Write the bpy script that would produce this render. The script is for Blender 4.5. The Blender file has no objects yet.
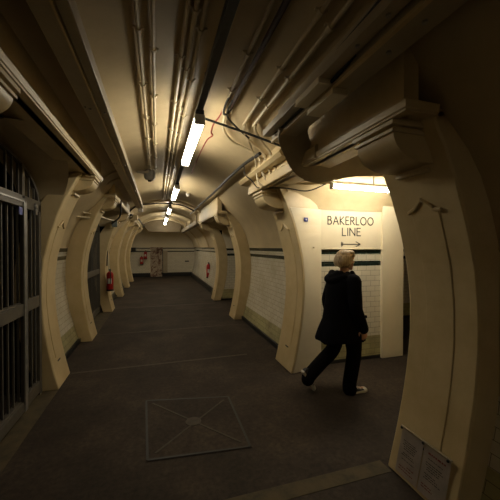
import bpy, bmesh, math, random
from mathutils import Vector, Matrix
random.seed(7)
scn = bpy.context.scene
COL = scn.collection
PI = math.pi
C = 0.28            # tunnel centre line
R, HC = 1.90, 1.12  # lining radius and height of its centre

# ------------------------------------------------------------------ materials
MATS = {}
def new_mat(name):
    m = bpy.data.materials.new(name); m.use_nodes = True
    nt = m.node_tree; b = nt.nodes['Principled BSDF']
    MATS[name] = m
    return m, nt, b
def ramp(nt, fac, stops):
    r = nt.nodes.new('ShaderNodeValToRGB'); e = r.color_ramp.elements
    while len(e) < len(stops): e.new(0.5)
    for i, (p, c) in enumerate(stops):
        e[i].position = p; e[i].color = (*c, 1)
    nt.links.new(fac, r.inputs[0]); return r.outputs[0]
def noise(nt, vec, scale, detail=4, rough=0.55):
    n = nt.nodes.new('ShaderNodeTexNoise'); n.inputs['Scale'].default_value = scale
    n.inputs['Detail'].default_value = detail; n.inputs['Roughness'].default_value = rough
    nt.links.new(vec, n.inputs['Vector']); return n.outputs['Fac']
def objco(nt):
    return nt.nodes.new('ShaderNodeTexCoord').outputs['Object']
def bump(nt, b, h, strength=0.2, dist=0.01):
    n = nt.nodes.new('ShaderNodeBump'); n.inputs['Strength'].default_value = strength
    n.inputs['Distance'].default_value = dist
    nt.links.new(h, n.inputs['Height']); nt.links.new(n.outputs[0], b.inputs['Normal'])
def mixc(nt, fac, a, b_):
    m = nt.nodes.new('ShaderNodeMix'); m.data_type = 'RGBA'
    if isinstance(fac, (int, float)): m.inputs[0].default_value = fac
    else: nt.links.new(fac, m.inputs[0])
    for s, v in ((6, a), (7, b_)):
        if isinstance(v, tuple): m.inputs[s].default_value = (*v, 1)
        else: nt.links.new(v, m.inputs[s])
    return m.outputs[2]
def paint(name, c1, c2, rough=0.45, scale=3.0, bs=0.12):
    m, nt, b = new_mat(name); v = objco(nt)
    col = ramp(nt, noise(nt, v, scale, 6, .65), [(.32, c2), (.6, c1)])
    nt.links.new(col, b.inputs['Base Color']); b.inputs['Roughness'].default_value = rough
    bump(nt, b, noise(nt, v, 30, 5), bs, .004)
    return m
def plain(name, c, rough=0.5, metal=0.0):
    m, nt, b = new_mat(name); v = objco(nt)
    d = tuple(x * .8 for x in c)
    col = ramp(nt, noise(nt, v, 14, 3), [(.35, d), (.65, c)])
    nt.links.new(col, b.inputs['Base Color']); b.inputs['Roughness'].default_value = rough
    b.inputs['Metallic'].default_value = metal
    return m
def tiles(name, axis, c1, c2, grout, w=.152, h=.076, rough=.22, mortar=.03, dirt=None):
    m, nt, b = new_mat(name); v = objco(nt)
    sep = nt.nodes.new('ShaderNodeSeparateXYZ'); nt.links.new(v, sep.inputs[0])
    cb = nt.nodes.new('ShaderNodeCombineXYZ')
    nt.links.new(sep.outputs[axis], cb.inputs[0]); nt.links.new(sep.outputs[2], cb.inputs[1])
    br = nt.nodes.new('ShaderNodeTexBrick')
    br.inputs['Scale'].default_value = 1.0
    br.inputs['Brick Width'].default_value = w; br.inputs['Row Height'].default_value = h
    br.inputs['Mortar Size'].default_value = mortar * h; br.inputs['Mortar Smooth'].default_value = .2
    br.inputs['Bias'].default_value = -.3
    br.inputs['Color1'].default_value = (*c1, 1); br.inputs['Color2'].default_value = (*c2, 1)
    br.inputs['Mortar'].default_value = (*grout, 1)
    nt.links.new(cb.outputs[0], br.inputs['Vector'])
    col = br.outputs['Color']
    if dirt:
        f = ramp(nt, noise(nt, v, 2.2, 6, .7), [(.45, (0, 0, 0)), (.75, (1, 1, 1))])
        col = mixc(nt, f, col, dirt)
    nt.links.new(col, b.inputs['Base Color']); b.inputs['Roughness'].default_value = rough
    bump(nt, b, br.outputs['Fac'], -.3, .003)
    return m

CREAM = paint('cream_paint', (.62, .495, .28), (.52, .40, .205), .42, 2.6)
CEIL = paint('ceiling_paint', (.56, .455, .275), (.44, .345, .20), .4, 1.3, .22)
TRUNK = paint('trunking_paint', (.40, .34, .235), (.33, .275, .185), .4, 4)
SIGNW = paint('pale_cream_paint', (.78, .70, .52), (.73, .65, .47), .5, 2)
CONDM = paint('conduit_paint', (.58, .49, .32), (.44, .36, .22), .4, 9)
BULK = paint('brown_paint_with_shade', (.17, .13, .075), (.13, .10, .055), .6, 4)  # bulkhead's shade is put into this dark colour; the tray is brown itself
TYX = {}
for ax, nm in ((0, 'facing'), (1, 'side')):
    TYX[ax] = dict(
        tile=tiles('cream_tiles_' + nm, ax, (.66, .62, .50), (.60, .56, .44), (.22, .19, .13), dirt=(.50, .44, .31) if ax else None),
        dado=tiles('dado_tiles_' + nm, ax, (.46, .42, .22), (.38, .35, .18), (.16, .14, .08), dirt=(.24, .21, .12)),
        band=tiles('black_green_tiles_' + nm, ax, (.004, .014, .012), (.006, .022, .018), (.03, .04, .035), h=.2, rough=.12))
SKIRT = plain('black_skirting_tile', (.015, .015, .015), .4)
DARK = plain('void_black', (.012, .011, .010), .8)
BLACK = plain('black_rubber', (.012, .012, .012), .5)
BROWNC = plain('dark_red_brown', (.05, .018, .012), .5)
REDC = plain('red_cable', (.30, .03, .02), .45)
RED = plain('red_enamel', (.42, .015, .012), .3)
GREYB = plain('grey_green_box', (.16, .19, .18), .5)
STEEL = plain('dull_steel', (.35, .34, .32), .35, .6)
GATEM = plain('gate_paint', (.12, .105, .08), .5)
BARM = plain('gate_bar_paint', (.13, .12, .10), .45)
LAMPB = plain('lamp_metal', (.10, .11, .13), .4, .3)
WHITEP = plain('white_plastic', (.75, .74, .70), .4)
GREYP = plain('grey_plastic', (.42, .40, .36), .5)
BLUE = plain('blue_enamel', (.02, .04, .30), .35)
LETTER = plain('lettering_paint', (.05, .05, .045), .6)
THRESH = paint('threshold_concrete', (.085, .063, .028), (.04, .03, .015), .8, 7, .4)
# floor
m, nt, b = new_mat('asphalt_floor'); v = objco(nt)
c1 = ramp(nt, noise(nt, v, 1.4, 7, .65), [(.35, (.022, .0155, .0105)), (.5, (.036, .0258, .018)), (.66, (.058, .043, .030))])
c2 = ramp(nt, noise(nt, v, 26, 6, .7), [(.3, (.5, .5, .5)), (.7, (1.4, 1.36, 1.32))])
mm = nt.nodes.new('ShaderNodeMix'); mm.data_type = 'RGBA'; mm.blend_type = 'MULTIPLY'; mm.inputs[0].default_value = 1
nt.links.new(c1, mm.inputs[6]); nt.links.new(c2, mm.inputs[7])
nt.links.new(mm.outputs[2], b.inputs['Base Color']); b.inputs['Roughness'].default_value = .75; b.inputs['Specular IOR Level'].default_value = .3
bump(nt, b, noise(nt, v, 60, 6, .7), .35, .004)
FLOOR = m
IRON = paint('manhole_iron', (.030, .0215, .0148), (.02, .0145, .0098), .55, 8, .4)
SCUFF = paint('pale_scuff', (.06, .047, .033), (.038, .029, .02), .7, 18, .2)
# exposed brick
m, nt, b = new_mat('exposed_brick'); v = objco(nt)
col = ramp(nt, noise(nt, v, 5, 8, .75), [(.38, (.09, .045, .03)), (.47, (.20, .12, .08)), (.53, (.44, .38, .30)), (.60, (.34, .28, .22)), (.68, (.13, .07, .05))])
nt.links.new(col, b.inputs['Base Color']); b.inputs['Roughness'].default_value = .9
bump(nt, b, noise(nt, v, 18, 6), .8, .03)
ROUGHB = m
# lamp
m, nt, b = new_mat('fluorescent_diffuser')
b.inputs['Base Color'].default_value = (.9, .9, .85, 1)
b.inputs['Emission Color'].default_value = (1, .90, .71, 1); b.inputs['Emission Strength'].default_value = 19
GLOW = m
m, nt, b = new_mat('fluorescent_tube')
b.inputs['Base Color'].default_value = (.9, .9, .85, 1)
b.inputs['Emission Color'].default_value = (1, .91, .73, 1); b.inputs['Emission Strength'].default_value = 60
GLOWT = m
# person
COAT = plain('black_wool', (.0042, .004, .0055), .9)
TROUS = plain('black_trouser_cloth', (.005, .0045, .005), .9)
for m_ in (COAT, TROUS): m_.node_tree.nodes['Principled BSDF'].inputs['Specular IOR Level'].default_value = .08
SKIN = plain('skin', (.52, .29, .19), .5)
SHOE = plain('dark_canvas', (.02, .02, .022), .7)
RUBB = plain('white_rubber', (.62, .60, .55), .5)
m, nt, b = new_mat('blonde_hair'); v = objco(nt)
mp = nt.nodes.new('ShaderNodeMapping'); mp.inputs['Scale'].default_value = (40, 40, 6); nt.links.new(v, mp.inputs[0])
col = ramp(nt, noise(nt, mp.outputs[0], 1.5, 4), [(.3, (.20, .13, .07)), (.55, (.42, .31, .18)), (.75, (.60, .48, .31))])
nt.links.new(col, b.inputs['Base Color']); b.inputs['Roughness'].default_value = .5
bump(nt, b, noise(nt, mp.outputs[0], 2, 4), .5, .01)
HAIR = m
# paper with printed lines (generated per poster as real geometry lines)
PAPER = plain('dull_paper', (.62, .55, .49), .7)
INK = plain('printed_ink', (.07, .06, .055), .7)
REDINK = plain('printed_red', (.30, .07, .05), .7)

# ------------------------------------------------------------------ mesh helpers
def link(o, parent=None):
    COL.objects.link(o)
    if parent: o.parent = parent
    return o
def world_loc(o):
    v = Vector((0, 0, 0))
    while o: v += o.location; o = o.parent
    return v
def mesh_obj(name, bm, mat, parent=None, smooth=False, bevel=0, base=None, angle=40):
    """links one mesh; vertices come in world metres. parent: an object, base: origin of a parentless one"""
    org = world_loc(parent) if parent else Vector(base or (0, 0, 0))
    bmesh.ops.recalc_face_normals(bm, faces=bm.faces)
    for v in bm.verts: v.co -= org
    me = bpy.data.meshes.new(name); bm.to_mesh(me); bm.free()
    for mt in (mat if isinstance(mat, (list, tuple)) else [mat]): me.materials.append(mt)
    if smooth:
        me.polygons.foreach_set('use_smooth', [True] * len(me.polygons))
        if angle < 180: me.set_sharp_from_angle(angle=math.radians(angle))
    o = bpy.data.objects.new(name, me); link(o, parent)
    if base: o.location = base
    if bevel:
        md = o.modifiers.new('bevel', 'BEVEL'); md.width = bevel; md.segments = 2; md.limit_method = 'ANGLE'; md.angle_limit = math.radians(35)
    return o
def tag(o, label=None, cat=None, group=None, kind=None):
    if label: o['label'] = label
    if cat: o['category'] = cat
    if group: o['group'] = group
    if kind: o['kind'] = kind
    return o
def thing(name, label, cat, loc, group=None, kind=None):
    o = bpy.data.objects.new(name, None); o.empty_display_size = .1; link(o); o.location = loc
    return tag(o, label, cat, group, kind)
def box(bm, x0, x1, y0, y1, z0, z1, mi=0):
    vs = [bm.verts.new((x, y, z)) for z in (z0, z1) for x, y in ((x0, y0), (x1, y0), (x1, y1), (x0, y1))]
    for q in ((0, 3, 2, 1), (4, 5, 6, 7), (0, 1, 5, 4), (1, 2, 6, 5), (2, 3, 7, 6), (3, 0, 4, 7)):
        f = bm.faces.new([vs[i] for i in q]); f.material_index = mi
    return bm
def B(*a): return box(bmesh.new(), *a)
def prism(bm, poly, a0, a1, fn):
    """extrude a closed 2D polygon between a0 and a1; fn(u,v,a) -> xyz"""
    r0 = [bm.verts.new(fn(u, v, a0)) for u, v in poly]; r1 = [bm.verts.new(fn(u, v, a1)) for u, v in poly]
    n = len(poly)
    for i in range(n): bm.faces.new((r0[i], r0[(i + 1) % n], r1[(i + 1) % n], r1[i]))
    bm.faces.new(r0); bm.faces.new(r1[::-1]); return bm
def loft(bm, rings, caps=True, closed=True, mi=None):
    vr = [[bm.verts.new(p) for p in r] for r in rings]; n = len(rings[0])
    for k in range(len(vr) - 1):
        for i in range(n if closed else n - 1):
            f = bm.faces.new((vr[k][i], vr[k][(i + 1) % n], vr[k + 1][(i + 1) % n], vr[k + 1][i]))
            if mi: f.material_index = mi[k]
    if caps and closed: bm.faces.new(vr[0][::-1]); bm.faces.new(vr[-1])
    return bm
def smooth_path(pts, n=6):
    pts = [Vector(p) for p in pts]
    if len(pts) < 3 or n < 2: return pts
    P = [pts[0] * 2 - pts[1]] + pts + [pts[-1] * 2 - pts[-2]]; out = []
    for i in range(1, len(P) - 2):
        a, b_, c, d = P[i - 1:i + 3]
        for k in range(n):
            t = k / n
            out.append(.5 * ((2 * b_) + (c - a) * t + (2 * a - 5 * b_ + 4 * c - d) * t * t + (3 * b_ - a - 3 * c + d) * t ** 3))
    out.append(pts[-1]); return out
def sweep(bm, pts, rad, seg=8, flat=None, ref=(0, 0, 1)):
    """tube along pts; rad: number or list; flat=(w,h) gives a rectangular section"""
    pts = [Vector(p) for p in pts]; rings = []; prev = None
    for i, p in enumerate(pts):
        t = (pts[min(i + 1, len(pts) - 1)] - pts[max(i - 1, 0)]).normalized()
        if prev is None:
            r0 = Vector(ref)
            if abs(t.dot(r0)) > .95: r0 = Vector((1, 0, 0))
            n = (r0 - t * t.dot(r0)).normalized()
        else: n = (prev - t * t.dot(prev)).normalized()
        prev = n; s = t.cross(n)
        r = rad[i] if isinstance(rad, (list, tuple)) else rad
        if flat: rings.append([p + s * a * flat[0] / 2 + n * c * flat[1] / 2 for a, c in ((-1, -1), (1, -1), (1, 1), (-1, 1))])
        elif isinstance(r, (list, tuple)): rings.append([p + s * r[0] * math.cos(2 * PI * k / seg) + n * r[1] * math.sin(2 * PI * k / seg) for k in range(seg)])
        else: rings.append([p + (s * math.cos(2 * PI * k / seg) + n * math.sin(2 * PI * k / seg)) * r for k in range(seg)])
    return loft(bm, rings)
def cyl(bm, p0, p1, r, seg=16): return sweep(bm, [p0, p1], r, seg)
def lathe(bm, prof, cx, cy, seg=20):
    return loft(bm, [[(cx + r * math.cos(2 * PI * k / seg), cy + r * math.sin(2 * PI * k / seg), z) for k in range(seg)] for r, z in prof])
def ball(bm, c, r, seg=16):
    rr = r if isinstance(r, (tuple, list)) else (r, r, r)
    bmesh.ops.create_uvsphere(bm, u_segments=seg, v_segments=seg // 2 + 2, radius=1, matrix=Matrix.Translation(c) @ Matrix.Diagonal((*rr, 1)))
    return bm
def interp(tab, x):
    for (a, va), (b_, vb) in zip(tab, tab[1:]):
        if x <= b_:
            t = max(0, (x - a) / (b_ - a)); t2 = t
            return va + (vb - va) * t2
    return tab[-1][1]
_cp = [(0, 1.355), (.12, 1.385), (.25, 1.415), (.5, 1.463), (.75, 1.50), (1.0, 1.52), (1.25, 1.518), (1.5, 1.49), (1.75, 1.432), (2.0, 1.355), (2.2, 1.275), (2.4, 1.17), (2.6, 1.06)]
_wp = [(0, 1.54), (.2, 1.602), (.4, 1.66), (.6, 1.705), (.8, 1.737), (1.1, 1.76), (1.4, 1.75), (1.63, 1.715), (1.85, 1.65), (2.04, 1.565), (2.2, 1.455), (2.34, 1.31), (2.46, 1.20), (2.6, 1.10), (2.735, 1.0), (2.8, .89), (2.9, .69), (3.0, .3), (3.02, 0), (9, 0)]
def col_off(h): return interp(_cp, h)
def wall_off(h): return interp(_wp, h)

# ------------------------------------------------------------------ the lining
RSOLID = [(-7, 1.82), (3.5, 7.0), (9.0, 17.3)]
LSOLID = [(-7, 1.98), (3.9, 6.23), (8.2, 17.3)]
HR = [0, .08, .19, .30, .58, .86, 1.14, 1.42, 1.48, 1.55, 1.61, 1.62, 1.75, 1.9, 2.05, 2.2, 2.35, 2.5, 2.6, 2.735]
def strip_mat(z0):
    if z0 < .08: return 2
    if z0 < .30: return 1
    if z0 < 1.42: return 0
    if z0 < 1.48: return 3
    if z0 < 1.55: return 0
    if z0 < 1.61: return 3
    return 4
def side_wall(name, side, spans):
    bm = bmesh.new()
    for y0, y1 in spans:
        rows = []
        for h in HR:
            x = C + side * (wall_off(h) - (.018 if h in (1.61, 1.62) and False else 0))
            ti = .3 if h < 1.615 else .2 if h < 2.3 else 0      # the tiling stops inside the end columns
            rows.append([(x, y0 + (ti if y0 > 0 else 0), h), (x, y1 - (ti if y1 < 17 else 0), h)])
        loft(bm, rows, caps=False, closed=False, mi=[(2 if y0 > 8 and strip_mat(h) == 1 and h < .18 else 0 if y0 > 8 and strip_mat(h) == 1 else strip_mat(h)) for h in HR[:-1]])
        # little ledge above the upper band
        x = C + side * wall_off(1.62)
        box(bm, min(x, x - side * .015), max(x, x - side * .015), y0 + .05, y1 - .05, 1.612, 1.63, 4)
        # skirting plinth
        x = C + side * wall_off(.04)
        box(bm, min(x, x - side * .02), max(x, x - side * .02), y0 + .1, y1 - .1, 0, .075, 2)
    T = TYX[1]
    o = mesh_obj(name, bm, [T['tile'], T['dado'], SKIRT, T['band'], CEIL], smooth=True)
    return tag(o, kind='structure')
side_wall('wall_right', 1, RSOLID)
side_wall('wall_left', -1, LSOLID)
bm = bmesh.new(); N = 26; a0 = math.asin(1.002 / R)
ys = [-7 + i * .81 for i in range(31)]; ys[-1] = 17.3
loft(bm, [[(C + R * math.sin(-a0 + 2 * a0 * i / N), y, HC + R * math.cos(a0 * (2 * i / N - 1))) for i in range(N + 1)] for y in ys], caps=False, closed=False)
tag(mesh_obj('ceiling', bm, CEIL, smooth=True), kind='structure')

# cross vaults over the openings
SPR = 2.14
def cross_vault(name, side, y0, y1, o0, o1, rise=.5):
    bm = bmesh.new(); yc, hw = (y0 + y1) / 2, (y1 - y0) / 2
    rows = []
    for f in (0, .5, 1):
        rw = []
        for i in range(25):
            h = SPR + rise * math.sin(PI * i / 24); oa = max(o0, col_off(h) + .03)
            rw.append((C + side * (oa + (o1 - oa) * f), yc - hw * math.cos(PI * i / 24), h))
        rows.append(rw)
    loft(bm, rows, caps=False, closed=False)
    return tag(mesh_obj(name, bm, CEIL, smooth=True), kind='structure')
cross_vault('ceiling_passage', 1, 1.80, 3.62, 1.10, 3.24)
cross_vault('ceiling_recess_right', 1, 6.98, 9.02, 1.16, 3.0)
cross_vault('ceiling_recess_left', -1, 1.97, 3.92, 1.10, 1.75, .42)
cross_vault('ceiling_recess_far', -1, 6.21, 8.22, 1.16, 1.9)

# jamb walls
def flat_rows(bm, fn, zs, mi):
    loft(bm, [[fn(0, z), fn(1, z)] for z in zs], caps=False, closed=False, mi=mi)
def facing_wall(bm, x0, x1, y, skirt=.05, dado=.34, b=(1.36, 1.43, 1.53, 1.59), top=2.7):
    zs = [0, skirt, dado, b[0], b[1], b[2], b[3], top]
    flat_rows(bm, lambda u, z: (x0 + (x1 - x0) * u, y, z), zs, [2, 1, 0, 3, 0, 3, 4])
T0 = [TYX[0]['tile'], TYX[0]['dado'], SKIRT, TYX[0]['band'], SIGNW]
bm = bmesh.new()
facing_wall(bm, 2.145, 3.14, 3.645)
tag(mesh_obj('wall_passage', bm, T0), kind='structure')
# painted masonry around the tiled panel: pilasters and the lettered frieze
bm = bmesh.new()
prism(bm, [(1.95, 3.60), (2.145, 3.637), (2.145, 3.9), (1.95, 3.9)], 0, 2.7, lambda u, v, a: (u, v, a))
rr = []
for h in [i * .107 for i in range(21)]:
    xa = C + col_off(h) + .035; ya = 3.5 + .035 * .134 / (2.115 - xa) - .007
    rr.append([(xa, ya, h), (2.145, 3.624, h), (2.145, 3.65, h), (xa, ya + .03, h)])
loft(bm, rr)
box(bm, 3.14, 3.52, 3.605, 5.55, 0, 2.7)
box(bm, 2.145, 3.14, 3.63, 3.9, 1.60, 2.7)
box(bm, 2.06, 3.15, 3.618, 3.63, 1.598, 1.612)
tag(mesh_obj('wall_pier', bm, SIGNW, bevel=.006), kind='structure')
# the passage beyond
bm = bmesh.new()
facing_wall(bm, 3.5, 8.0, 5.55)
tag(mesh_obj('wall_beyond', bm, T0), kind='structure')
bm = bmesh.new(); box(bm, 2.0, 8.0, 1.0, 1.80, 0, 2.8); box(bm, 8.0, 8.2, 1.0, 5.7, 0, 2.8)
tag(mesh_obj('wall_opposite', bm, CREAM), kind='structure')
bm = bmesh.new(); box(bm, 3.52, 8.2, 1.0, 5.7, 2.64, 2.8)
tag(mesh_obj('ceiling_beyond', bm, CEIL), kind='structure')
# recess on the right between the middle columns
bm = bmesh.new(); facing_wall(bm, 1.9, 3.3, 9.02); 
box(bm, 3.28, 3.4, 6.9, 9.1, 0, 2.8, 4); box(bm, 1.9, 3.4, 6.85, 6.98, 0, 2.8, 4)
tag(mesh_obj('wall_recess', bm, T0), kind='structure')
# dark stores behind the gates
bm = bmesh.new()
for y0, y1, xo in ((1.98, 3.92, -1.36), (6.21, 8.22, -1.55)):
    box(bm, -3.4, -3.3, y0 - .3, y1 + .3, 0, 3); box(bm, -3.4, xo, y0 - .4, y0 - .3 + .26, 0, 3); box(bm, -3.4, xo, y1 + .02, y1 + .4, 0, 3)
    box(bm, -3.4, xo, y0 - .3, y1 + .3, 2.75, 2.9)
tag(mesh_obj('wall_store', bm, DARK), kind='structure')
# end wall
bm = bmesh.new(); zs = [0, .21, .42, .9, 1.36, 1.41, 1.54, 1.59, 2.0, 2.3, 2.6, 2.9, 3.02]
mi = [2, 0, 0, 0, 3, 0, 3, 4, 4, 4, 4, 4]
rows = []
for z in zs:
    w = wall_off(z) if z < 3.02 else .05
    rows.append([(C - w - .02, 17.3, z), (C + w + .02, 17.3, z)])
loft(bm, rows, caps=False, closed=False, mi=mi)
tag(mesh_obj('wall_end', bm, T0), kind='structure')
bm = bmesh.new(); box(bm, -2.2, 2.8, -7.2, -7, 0, 3.2); tag(mesh_obj('wall_back', bm, CREAM), kind='structure')
# flat bulkhead before the end wall
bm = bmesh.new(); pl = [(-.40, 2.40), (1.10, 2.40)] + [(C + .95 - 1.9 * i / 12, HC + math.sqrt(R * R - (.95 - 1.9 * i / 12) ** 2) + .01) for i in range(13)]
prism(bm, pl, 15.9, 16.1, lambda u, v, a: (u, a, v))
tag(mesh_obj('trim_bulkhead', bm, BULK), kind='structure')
# transverse ribs of the far lining
prof = [(wall_off(h), h) for h in [1.64 + i * .12 for i in range(9)]] + [(R * math.sin(a), HC + R * math.cos(a)) for a in [math.radians(30 - 30 * i / 6) for i in range(7)]]
prof = prof + [(-o, h) for o, h in prof[:-1][::-1]]
for k, y in enumerate((9.25, 12.0, 14.8)):
    rings = []
    for o_, h in prof:
        d = Vector((o_, 0, h - 1.2)).normalized() * .06
        rings.append([(C + o_ - d.x, y - .13, h - d.z), (C + o_ - d.x, y + .13, h - d.z), (C + o_ + d.x * .2, y + .17, h + d.z * .2), (C + o_ + d.x * .2, y - .17, h + d.z * .2)])
    tag(mesh_obj('trim_%d' % (k + 1), loft(bmesh.new(), rings), CEIL, smooth=True), kind='structure')

# ------------------------------------------------------------------ floor
bm = bmesh.new(); box(bm, -3.5, 8.2, -7.2, 17.5, -.12, 0)
tag(mesh_obj('floor', bm, FLOOR), kind='structure')
bm = bmesh.new()
for side, y0, y1, xo in ((-1, 1.98, 3.9, -1.36), (-1, 6.23, 8.2, -1.5)):
    box(bm, xo, C - 1.36, y0, y1, -.01, .004)
box(bm, -1.0, 1.62, 1.76, 1.88, -.01, .003)
tag(mesh_obj('trim_threshold', bm, THRESH), kind='structure')
bm = bmesh.new()
box(bm, -1.06, 1.3, 4.34, 4.38, -.01, .0015); box(bm, -1.2, 1.6, 8.60, 8.66, -.01, .0015); box(bm, -1.1, 1.65, 6.1, 6.13, -.01, .0015)
tag(mesh_obj('trim_joint', bm, SCUFF), kind='structure')
# manhole
mh = thing('manhole_cover', 'square iron access cover with diagonal ribs, flush in the dark floor', 'manhole cover', (.32, 2.8, 0))
Q = [(-.112, 3.337), (.731, 3.164), (.719, 2.324), (-.073, 2.404)]
cx = sum(q[0] for q in Q) / 4; cy = sum(q[1] for q in Q) / 4
def qs(f): return [(cx + (x - cx) * f, cy + (y - cy) * f) for x, y in Q]
bm = bmesh.new(); prism(bm, qs(1.04), -.01, .003, lambda u, v, a: (u, v, a)); mesh_obj('frame', bm, FLOOR, mh)
bm = bmesh.new()
for i in range(4):
    a, b_ = qs(1.005)[i], qs(1.005)[(i + 1) % 4]
    sweep(bm, [(a[0], a[1], .0035), (b_[0], b_[1], .0035)], 0, flat=(.02, .008))
tag(mesh_obj('gap', bm, BLACK, mh), 'black gap around the cover')
bm = bmesh.new(); prism(bm, qs(.985), .001, .006, lambda u, v, a: (u, v, a)); mesh_obj('plate', bm, FLOOR, mh, bevel=.002)
bm = bmesh.new(); q = qs(.86)
sweep(bm, [(*q[0], .007), (*q[2], .007)], 0, flat=(.018, .004)); sweep(bm, [(*q[1], .007), (*q[3], .007)], 0, flat=(.018, .004))
lathe(bm, [(.001, .004), (.075, .004), (.07, .011), (.04, .012), (.001, .012)], cx, cy, 18)
tag(mesh_obj('ribs', bm, SCUFF, mh), 'worn raised cross and centre boss')

# ------------------------------------------------------------------ columns
DZ = {1: -.045, -1: .09}
def column(side, y0, y1, label, wedge=None, panel=True, name='column', bulge=0):
    col_off = lambda h: interp(_cp, h) + bulge * math.sin(PI * min(h, 2.3) / 2.3)
    base = (C + side * 1.5, (y0 + y1) / 2, 0)
    t = thing(name, label, 'column', base, kind='thing')
    bm = bmesh.new(); hs = [i * .1 for i in range(25)] + [2.41 + DZ[side]]; rings = []
    for h in hs:
        xi = C + side * col_off(h); wo = wall_off(h) + .03
        xo = C + side * max(wo, col_off(h) + .06)
        if wedge: rings.append([(xi, y0, h), (max(wedge[0], xo), wedge[1], h), (xo, y1, h), (xi, y1, h)])
        else: rings.append([(xi, y0, h), (xo, y0, h), (xo, y1, h), (xi, y1, h)])
    loft(bm, rings)
    mesh_obj('shaft', bm, CREAM, t, smooth=True, bevel=.012)
    yc = (y0 + y1) / 2; w = (y1 - y0)
    if panel:
        bm = bmesh.new(); rr = []
        a0_, a1_ = yc - w * .2, yc + w * .2
        for h in [.32 + i * .1 for i in range(16)] :
            x = C + side * (col_off(h) - .007)
            rr.append([(x, a0_, h), (x, a1_, h), (x + side * .03, a1_, h), (x + side * .03, a0_, h)])
        loft(bm, rr)
        # shaped head of the panel
        hd = [(a0_, 1.80), (a1_, 1.80), (a1_, 1.87), (yc + w * .12, 1.875), (yc, 1.925), (yc - w * .12, 1.875), (a0_, 1.87)]
        prism(bm, hd, 0, 1, lambda u, v, a: (C + side * (col_off(v) - .007 + a * .03), u, v))
        mesh_obj('raised_panel', bm, CREAM, t, bevel=.004)
        bm = bmesh.new(); pts = [(a0_ - .02, 1.865), (a0_ + .03, 1.872), (yc - w * .12, 1.89), (yc, 1.94), (yc + w * .12, 1.89), (a1_ + .02, 1.865)]
        sweep(bm, [(C + side * (col_off(v) - .009), u, v) for u, v in pts], .013, 6)
        mesh_obj('panel_head_moulding', bm, CREAM, t, smooth=True)
        bm = bmesh.new(); hh = .27; x = C + side * col_off(hh)
        box(bm, min(x, x - side * .004), max(x, x - side * .004), yc - .05, yc + .04, hh - .009, hh + .009)
        tag(mesh_obj('slot', bm, BLACK, t), 'small dark slot near the foot')
    # console under the cornice
    dz = DZ[side]; zt_ = 2.335 + dz; hh_ = .155 if side > 0 else .13; ci = col_off(zt_ - .1) + .06
    k = mesh_obj('corbel', prism(bmesh.new(), [(ci, zt_ - hh_)] + [(1.215 - .205 * math.sin(a), zt_ - hh_ * math.cos(a)) for a in [PI / 2 * i / 9 for i in range(10)]] + [(ci, zt_)],
              yc - w * .31, yc + w * .31, lambda u, v, a: (C + side * u, a, v)), CREAM, t, smooth=True, angle=30)
    bm = bmesh.new()
    for o_, z0, z1, e in ((.995, zt_ - .002, zt_ + .018, .33), (1.02, zt_ + .018, zt_ + .036, .30), (.985, zt_ + .036, zt_ + .062, .35), (1.0, zt_ + .06, zt_ + .075, .34)):
        xa, xb = C + side * o_, C + side * 1.30
        box(bm, min(xa, xb), max(xa, xb), yc - w * e, yc + w * e, z0, z1)
    mesh_obj('abacus', bm, CREAM, k, bevel=.003)
    bm = bmesh.new(); zl = zt_ - hh_ - .045; xa, xb = C + side * (col_off(zl) - .04), C + side * (col_off(zl) + .05)
    box(bm, min(xa, xb), max(xa, xb), yc - w * .24, yc + w * .24, zl, zl + .026)
    mesh_obj('lip_moulding', bm, CREAM, k, bevel=.006)
    return t
column(1, 1.30, 1.82, 'massive cream column nearest the camera at right, two notices at its foot', bulge=.035)
column(1, 3.5, 4.05, 'cream curved column with a small blue plate, left of the lettered wall', wedge=(2.15, 3.634))
column(1, 6.5, 7.0, 'cream column on the right in mid distance, third back from the camera')
column(1, 9.0, 9.5, 'cream column on the right farthest from the camera, recess before it')
column(-1, 1.43, 2.02, 'cream column at the left frame edge, only its corbel showing')
column(-1, 3.9, 4.38, 'cream column just beyond the large near gate on the left')
column(-1, 5.74, 6.23, 'cream column just before the second, farther gate on the left')
column(-1, 8.2, 8.7, 'cream column on the left with a red extinguisher hung on it')
column(-1, 10.6, 11.1, 'slim-looking cream column on the left, next behind the extinguisher column')
column(-1, 12.9, 13.4, 'distant left cream column, last but one before the end wall')
column(-1, 15.0, 15.5, 'distant left cream column closest to the end wall')

# ------------------------------------------------------------------ cornice beams
def beam(side, y0, y1, label):
    dz = DZ[side]
    t = thing('cornice_beam', label, 'beam', (C + side * 1.1, (y0 + y1) / 2, 2.4 + dz), kind='thing')
    mesh_obj('fascia', prism(bmesh.new(), [(1.085, 2.41 + dz), (.985, 2.41 + dz), (.985, 2.80), (1.085, 2.80)], y0, y1, lambda u, v, a: (C + side * u, a, v)), CREAM, t)
    mesh_obj('soffit', prism(bmesh.new(), [(1.26, 2.41 + dz), (1.0, 2.41 + dz), (1.0, 2.45 + dz), (1.26, 2.45 + dz)], y0, y1, lambda u, v, a: (C + side * u, a, v)), CREAM, t)
    # cornice: in the corner of fascia and soffit, returned round both ends
    pr = [(.03, 2.40), (-.022, 2.40), (-.022, 2.412), (-.03, 2.416), (-.036, 2.455), (-.028, 2.460), (-.018, 2.466), (.03, 2.478)]
    rings = []
    for y, cx_, dx, dy in ((y0, 1.20, 0, 1), (y0, 1.0, 1, 1), (y1, 1.0, 1, -1), (y1, 1.20, 0, -1)):
        rings.append([(C + side * (cx_ + (u if dx else 0)), y + u * dy, v + dz) for u, v in pr])
    mesh_obj('cornice_moulding', loft(bmesh.new(), rings), CREAM, t, bevel=.002)
    return t
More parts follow.
